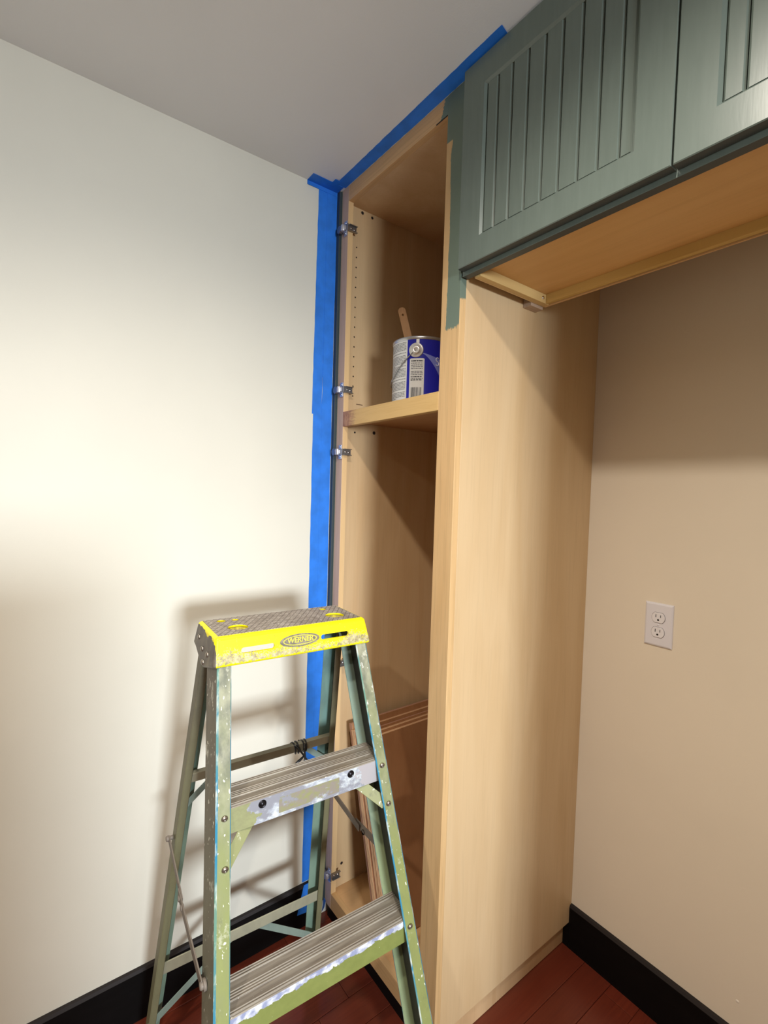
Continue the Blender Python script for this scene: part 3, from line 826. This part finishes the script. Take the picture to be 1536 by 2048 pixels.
BOLT_D = plain('dark_rivet', (44, 42, 46), .3, .8)
s1, bf1, h1 = step(Z1, m_front1(), 0)
F2 = m_front2(Z2)
s2, bf2, h2 = step(Z2, F2, 0)
s3, bf3, h3 = step(Z3, m_front2(Z3), 0)
for a in (-.0947, .0945):
    bm = bmesh.new(); add_lathe(bm, (a, bf1, .8660), (0, -1, 0), ((.0078, 0), (.0074, .0012), (.0056, .0014), (.0054, .0005), (.0048, .0012), (.0024, .0030), (0, .0034)), 20)
    link('step_rivet', done(bm, 'step_rivet'), [BOLT_D], s1)
def fplane(z): return -LB['sf'] * (ZT - z)
for a, z in ((.1674, .8666), (.1723, .7931), (.1887, .5664), (-.1667, .8673), (-.1708, .7910)):
    bm = bmesh.new(); add_lathe(bm, (a, fplane(z), z), (0, -1, -.295), ((.0062, 0), (.0060, .0014), (.0040, .0030), (.0022, .0034), (.0018, .0020), (0, .0020)), 16)
    link('rivet', done(bm, 'rivet'), BOLT, lad)
# flat braces under the steps, bars and braces of the rear frame
def flat(name, p, q, width, thick, nrm, mat, bevel=.0006):
    p, q, nrm = Vector(p), Vector(q), Vector(nrm).normalized(); d_ = (q - p).normalized(); s_ = d_.cross(nrm).normalized() * width / 2; nn = nrm * thick
    bm = bmesh.new(); loft(bm, [p - s_, p + s_, p + s_ + nn, p - s_ + nn], [q - s_, q + s_, q + s_ + nn, q - s_ + nn])
    return link(name, done(bm, name), mat, lad, bevel)
BRACE = m_rail('olive_flat_brace', (138, 142, 94), (146, 146, 114), (130, 130, 106))
def brace_pair(zs):
    for s_ in (-1, 1):
        flat('step_brace', (s_ * (.118 + (Z1 - zs) * .07), fplane(zs) + .0115, zs - .043), (s_ * (.1675 + (Z1 - zs) * .07), fplane(zs - .087) + .0070, zs - .0865), .022, .002, (0, 1, -.295), BRACE)
brace_pair(Z1)
GREYBAR = m_rail('grey_rear_bar', (160, 158, 136), (150, 146, 128), (134, 128, 114), False)
def rplane(z): return LB['rb'] + LB['sr'] * (ZT - z)
def rhalf(z): return LB['rw'] + LB['rk'] * (ZT - z)
RN = (0, 1, .2147)
for z, wd in ((.8085, .0215), (.2905, .0355)):
    hh = rhalf(z) - .0035
    flat('rear_bar', (-hh, rplane(z) - .027, z), (hh, rplane(z) - .027, z), wd, .012 if z > .5 else .003, RN, GREYBAR)
BLUEGREY = m_rail('blue_grey_flat_brace', (134, 152, 142), (118, 134, 134), (100, 112, 112), False)
for s_ in (-1, 1):
    flat('rear_brace', (s_ * .030, rplane(.287) - .0235, .287), (s_ * (rhalf(.128) - .006), rplane(.128) - .0275, .128), .0205, .0022, RN, BLUEGREY)
    flat('rear_brace', (s_ * .098, rplane(.808) - .0145, .808), (s_ * (rhalf(.735) - .006), rplane(.735) - .0275, .735), .0150, .0022, RN, BLUEGREY)
# folding spreaders, one strap pair each side
SPREAD = m_rail('grimy_spreader_steel', (122, 112, 102), (120, 110, 100), (112, 104, 94), False)
for s_, pts in ((-1, ((.212, .657), (.063, .6205), (-.117, .607))), (1, ((.212, .634), (.063, .6185), (-.105, .634)))):
    aa = s_ * .2068
    sp_ = flat('spreader', (aa, pts[0][0], pts[0][1]), (aa, pts[1][0], pts[1][1]), .017, .0026, (1, 0, 0), SPREAD)
    ch = flat('spreader', (aa + s_ * .0030, pts[1][0] + .022, pts[1][1] + .004), (aa + s_ * .003, pts[2][0], pts[2][1]), .019, .0026, (1, 0, 0), SPREAD)
    for (b_, z), par in ((pts[0], sp_), ((pts[1][0] + .008, pts[1][1] + .001), sp_), ((pts[1][0] - .016, pts[1][1]), ch), (pts[2], ch)):
        bm = bmesh.new(); add_lathe(bm, (aa + s_ * .0056 if s_ > 0 else aa - .0030, b_, z), (s_, 0, 0), ((.0062, -.004), (.0062, .0006), (.0045, .0022), (0, .0026)), 14)
        link('pivot_rivet', done(bm, 'pivot_rivet'), SPREAD if s_ < 0 else BOLT_D, par)
    # boss that carries the strap on the front rail
    bm = bmesh.new(); add_cyl(bm, (s_ * .2015, pts[2][0], pts[2][1]), (s_, 0, 0), .0095, .0052, 18); link('spreader_boss', done(bm, 'spreader_boss'), SPREAD, lad)
    bm = bmesh.new(); add_cyl(bm, (s_ * .1965, pts[0][0], pts[0][1]), (s_, 0, 0), .0045, .0098, 14); link('spreader_boss', done(bm, 'spreader_boss'), SPREAD, lad)

# top cap: hollow yellow moulding with slots and holes, cut with booleans and baked
def helper(bm, mats=()):
    o = link('tmp', done(bm, 'tmp'), list(mats)); return o
def cut_prism(pts2, f3):  # pts2 polygon, f3 maps (u,v,t)
    bm = bmesh.new(); loft(bm, [f3(u, v_, 0) for u, v_ in pts2], [f3(u, v_, 1) for u, v_ in pts2]); return helper(bm)
SIDE = [(-.004, ZT), (-.0205, 1.1155), (.050, 1.096), (.066, 1.096), (.125, 1.1155), (.1490, 1.1200), (.1345, ZT)]
def half(z, d_=0): return .1660 + (.1735 - .1660) * (ZT - z) / .0516 - d_
bm = bmesh.new(); loft(bm, [(-half(z), b_, z) for b_, z in SIDE], [(half(z), b_, z) for b_, z in SIDE])
outer = helper(bm)
bv = outer.modifiers.new('b', 'BEVEL'); bv.width = .0065; bv.segments = 4; bv.limit_method = 'ANGLE'; bv.angle_limit = radians(50)
INN = [(.0005, ZT - .004), (-.034, 1.055), (.160, 1.055), (.1460, 1.118), (.1308, ZT - .004)]
bm = bmesh.new(); loft(bm, [(-half(max(z, 1.09), .004), b_, z) for b_, z in INN], [(half(max(z, 1.09), .004), b_, z) for b_, z in INN])
inner = helper(bm)
cutters = [inner]
def slot(a0, a1, z0, z1):
    r = (z1 - z0) / 2; zc_ = (z0 + z1) / 2; P = []
    for i in range(9): an = -pi / 2 + pi * i / 8; P.append((a1 - r + r * cos(an), zc_ + r * sin(an)))
    for i in range(9): an = pi / 2 + pi * i / 8; P.append((a0 + r + r * cos(an), zc_ + r * sin(an)))
    cutters.append(cut_prism(P, lambda u, v_, t: (u, -.06 + .065 * t, v_)))
slot(-.1185, -.0505, 1.1345, 1.1450); slot(.0525, .1200, 1.1362, 1.1468)
def round_cut(a, b_, r, r2=None):
    bm = bmesh.new(); add_cyl(bm, (a, b_, ZT - .030), (0, 0, 1), r, .06, 28)
    for v_ in bm.verts: pass
    cutters.append(helper(bm))
for a, b_, r in ((-.1070, .0480, .0205), (.1140, .0450, .0215)): round_cut(a, b_, r)
for a, b_, r in ((-.1250, .1085, .0095), (-.0960, .1060, .0080), (.1134, .1060, .0085)): round_cut(a, b_, r)
for cu_ in cutters:
    md = outer.modifiers.new('x', 'BOOLEAN'); md.operation = 'DIFFERENCE'; md.object = cu_; md.solver = 'EXACT'
capme = bake(outer)
for cu_ in cutters + [outer]: bpy.data.objects.remove(cu_)
n = N('yellow_cap_plastic'); p = n.xyz(n.coord()); v = n.coord()
f = n.noise(v, 90, 5, .7); g = n.noise(v, 26, 4, .6); sp = n.noise(v, 210, 2)
yel = n.mix(n.step(g, .3, .7), lin((248, 238, 10)), lin((238, 224, 14)))
grime = n.mix(n.step(f, .42, .62), lin((122, 112, 104)), lin((182, 174, 156)))
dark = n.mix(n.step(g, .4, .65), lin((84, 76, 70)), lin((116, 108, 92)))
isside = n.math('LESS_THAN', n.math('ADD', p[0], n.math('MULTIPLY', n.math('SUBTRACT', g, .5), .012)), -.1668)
# rubbed grey patch low on the front face, denser towards its ends and middle
fr = n.math('LESS_THAN', p[1], -.0045)
wv = n.noise(n.coord((1, 1, 1)), 17, 3); fine = n.noise(v, 300, 3, .7)
# height of the rubbed band varies along the cap: high at both ends, medium in the middle
band = n.ramp(n.math('ADD', n.math('MULTIPLY', p[0], 2.6), .5), ((.06, (.5, .5, .5)), (.14, (.78, .78, .78)), (.30, (.42, .42, .42)), (.42, (.66, .66, .66)), (.56, (.55, .55, .55)), (.72, (.30, .30, .30)), (.84, (.92, .92, .92)), (.93, (.6, .6, .6))))
topz = n.math('ADD', 1.1235, n.math('MULTIPLY', band, .034))
dz = n.math('ADD', n.math('SUBTRACT', topz, p[2]), n.math('MULTIPLY', n.math('SUBTRACT', wv, .5), .030))
dens = n.math('MULTIPLY', n.ramp(n.math('MULTIPLY', dz, 34.0), ((0, (0, 0, 0)), (.75, (1, 1, 1)))), n.ramp(n.math('MULTIPLY', n.math('SUBTRACT', p[2], 1.1155), 120.0), ((.1, (.15, .15, .15)), (.8, (1, 1, 1)))))
pm = n.math('MULTIPLY', fr, n.step(n.math('ADD', n.math('MULTIPLY', fine, 1.3), n.math('MULTIPLY', dens, .45)), .86, 1.0))
c = n.mix(n.math('MULTIPLY', pm, .88), yel, grime)
c = n.mix(n.step(sp, .715, .74), c, lin((150, 130, 40)))
# inside and underside grime, left side flap dark
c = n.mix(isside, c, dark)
n.base(c); n.set(.42, 0, .4); n.bump(f, .06, .0006); YELLOW = n.m
capme.materials.clear()
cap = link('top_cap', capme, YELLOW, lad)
for q in capme.polygons: q.use_smooth = False
# grey worn grip pad on top (diamond relief), with matching holes
n = N('worn_grip_grey'); v = n.coord((1, 1, 1), rot=(0, 0, .62)); vv = n.xyz(v)
def tri(s_, k_): return n.math('ABSOLUTE', n.math('SUBTRACT', n.math('FRACT', n.math('MULTIPLY', s_, k_)), .5))
v2 = n.xyz(n.coord((1, 1, 1), rot=(0, 0, -.62)))
ga = n.math('LESS_THAN', tri(vv[0], 95.0), .08); gb = n.math('LESS_THAN', tri(v2[0], 95.0), .08)
gr = n.math('MAXIMUM', ga, gb)
f = n.noise(n.coord(), 120, 5, .7); g = n.noise(n.coord(), 18, 4)
c = n.mix(n.step(f, .36, .66), lin((136, 126, 116)), lin((178, 170, 160))); c = n.mix(n.math('MULTIPLY', n.step(g, .5, .7), .5), c, lin((110, 98, 88)))
c = n.mix(n.math('MULTIPLY', gr, .75), c, lin((84, 74, 66))); c = n.mix(n.step(n.noise(n.coord(), 70, 4, .7), .66, .7), c, lin((224, 220, 212)))
n.base(c); n.set(.6, 0, .3); n.bump(n.math('SUBTRACT', 1.0, gr), .5, .001); GRIP = n.m
cu = bpy.data.curves.new('pad', 'CURVE'); cu.dimensions = '2D'; cu.fill_mode = 'BOTH'; cu.extrude = .0005
loops = [[(-.1585, .004), (.1585, .004), (.1585, .1285), (-.1585, .1285)]]
for a, b_, r in ((-.1070, .0480, .0205), (.1140, .0450, .0215), (-.1250, .1085, .0095), (-.0960, .1060, .0080), (.1134, .1060, .0085)):
    loops.append([(a + r * cos(2 * pi * i / 28), b_ + r * sin(2 * pi * i / 28)) for i in range(28)])
for lp_ in loops:
    sp_ = cu.splines.new('POLY'); sp_.points.add(len(lp_) - 1); sp_.use_cyclic_u = True
    for q, (x, y) in zip(sp_.points, lp_): q.co = (x, y, 0, 1)
tmp = bpy.data.objects.new('tmp', cu); COL.objects.link(tmp); me = bake(tmp); bpy.data.objects.remove(tmp)
me.materials.clear(); pad = link('grip_pad', me, GRIP, cap); pad.data.transform(Matrix.Translation((0, 0, ZT + .0004)))
pad['label'] = 'grey worn non-slip top'
bm = bmesh.new(); add_lathe(bm, (.005, .066, ZT + .0008), (0, 0, 1), ((.0450, 0), (.0450, .0009), (.0435, .0009), (.0430, .0003), (.0425, .0003), (0, .0003)), 48)
for q in bm.verts: q.co.y = .062 + (q.co.y - .066) * 1.0
link('round_emblem', done(bm, 'round_emblem'), GRIP, pad)
n = N('dirty_yellow_plastic'); f = n.noise(n.coord(), 110, 4, .7); n.base(n.mix(n.step(f, .38, .62), lin((214, 202, 70)), lin((150, 140, 84)))); n.set(.5); THROAT = n.m
# yellow throats of the holes
for a, b_, r, dd in ((-.1070, .0480, .0205, .022), (.1140, .0450, .0215, .022), (-.1250, .1085, .0095, .012), (-.0960, .1060, .0080, .012), (.1134, .1060, .0085, .012)):
    bm = bmesh.new(); add_lathe(bm, (a, b_, ZT - dd), (0, 0, 1), ((r + .0016, 0), (r + .0016, dd - .0052), (r - .0002, dd - .0048), (r - .0002, .0012), (r * .9, 0)), 28)
    link('hole_throat', done(bm, 'hole_throat'), THROAT, cap)
# oval maker's emblem with raised lettering on the front
fa = atan2(.0165, .0535); emb = Matrix.Rotation(pi / 2, 4, 'X')
def on_front(me, a, z, lift):
    """flat xy mesh -> front face of the cap"""
    bpt = -.004 - .0165 * (ZT - z) / .0535
    M_ = Matrix.Translation((a, bpt, z)) @ Matrix.Rotation(-fa, 4, 'X') @ Matrix.Translation((0, -lift, 0)) @ Matrix.Rotation(pi / 2, 4, 'X')
    me.transform(M_)
def disc(rx, ry, h, hole=None):
    bm = bmesh.new(); nn = 48
    A = [bm.verts.new((rx * cos(2 * pi * i / nn), ry * sin(2 * pi * i / nn), 0)) for i in range(nn)]
    B = [bm.verts.new((rx * cos(2 * pi * i / nn), ry * sin(2 * pi * i / nn), h)) for i in range(nn)]
    for i in range(nn): bm.faces.new((A[i], A[(i + 1) % nn], B[(i + 1) % nn], B[i]))
    if hole:
        C_ = [bm.verts.new((hole[0] * cos(2 * pi * i / nn), hole[1] * sin(2 * pi * i / nn), h)) for i in range(nn)]
        E_ = [bm.verts.new((hole[0] * cos(2 * pi * i / nn), hole[1] * sin(2 * pi * i / nn), 0)) for i in range(nn)]
        for i in range(nn):
            j = (i + 1) % nn; bm.faces.new((B[i], B[j], C_[j], C_[i])); bm.faces.new((C_[i], C_[j], E_[j], E_[i])); bm.faces.new((E_[i], E_[j], A[j], A[i]))
    else: bm.faces.new(A[::-1]); bm.faces.new(B)
    return done(bm, 'oval')
n = N('emblem_grime'); f = n.noise(n.coord(), 120, 4, .7); n.base(n.mix(n.step(f, .4, .62), lin((96, 92, 84)), lin((140, 132, 112)))); n.set(.5); EMB = n.m
n = N('emblem_yellow'); f = n.noise(n.coord(), 160, 4, .7); n.base(n.mix(n.step(f, .48, .62), lin((224, 212, 60)), lin((196, 186, 90)))); n.set(.45); EMY = n.m
me = disc(.0440, .0130, .0008); on_front(me, .0045, 1.1432, .0003); ov = link('emblem', me, EMB, cap)
me = disc(.0375, .0098, .0009, (.0355, .0083)); on_front(me, .0045, 1.1432, .0010); link('emblem_ring', me, EMY, ov)
tc = bpy.data.curves.new('t', 'FONT'); tc.body = 'WERNER'; tc.align_x = 'CENTER'; tc.align_y = 'CENTER'; tc.size = .0150; tc.extrude = .0006; tc.space_character = .95; tc.shear = .18; tc.offset = .00018
tmp = bpy.data.objects.new('tmp', tc); COL.objects.link(tmp); me = bake(tmp); bpy.data.objects.remove(tmp); me.materials.clear()
me.transform(Matrix.Translation((0, .0005, 0))); on_front(me, .0045, 1.1432, .0014); link('emblem_lettering', me, EMY, ov)
# rivets on the cap's left flap
for b_, z in ((.108, 1.142), (.070, 1.128), (.030, 1.128), (.052, 1.107)):
    bm = bmesh.new(); add_lathe(bm, (-half(z) + .0004, b_, z), (-1, 0, 0), ((.0060, 0), (.0058, .0016), (.0036, .0032), (0, .0036)), 16)
    link('cap_rivet', done(bm, 'cap_rivet'), BOLT, cap)

# ------------------------------------------------------------ black wire tie on the rear bar
bm = bmesh.new(); cth, sth = cos(LB['th']), sin(LB['th'])
def LW(a, b_, z): return Vector((LB['bx'] + a * cth - b_ * sth, LB['by'] + a * sth + b_ * cth, z))
bc = rplane(.8085) - .021
def loop(a0, a1, ph, rz, rb_):
    pts = []
    for i in range(25):
        t_ = i / 24; an = ph + 2 * pi * t_; pts.append(LW(a0 + (a1 - a0) * t_, bc + rb_ * cos(an), .8085 + rz * sin(an)))
    add_tube(bm, pts, .0019, 6)
loop(.070, .084, .4, .0145, .0110); loop(.080, .092, 1.0, .0150, .0118); loop(.096, .101, .2, .0142, .0112); loop(.104, .107, .7, .0148, .0116)
def tail(pts, r=.0026): add_tube(bm, [LW(*q) for q in pts], r, 6)
fb = bc - .0125
tail(((.074, fb, .822), (.086, fb - .002, .806), (.096, fb - .003, .792), (.104, fb - .004, .776), (.118, fb - .006, .764), (.135, fb - .004, .757)))
tail(((.100, fb, .818), (.098, fb - .003, .800), (.100, fb - .004, .784), (.112, fb - .004, .770), (.114, fb - .003, .757)))
tail(((.098, fb - .002, .790), (.088, fb - .006, .786), (.078, fb - .008, .782), (.066, fb - .008, .776)), [.0020, .0034, .0036, .0012])
tail(((.100, fb - .002, .790), (.099, fb - .004, .774), (.096, fb - .004, .756)), [.002, .0034, .0026])
wt_ = link('wire_tie', done(bm, 'wire_tie'), plain('black_wire_coating', (36, 38, 42), .35))
tag(wt_, 'black twisted wire tie wound round the rear bar of the step ladder', 'wire tie')
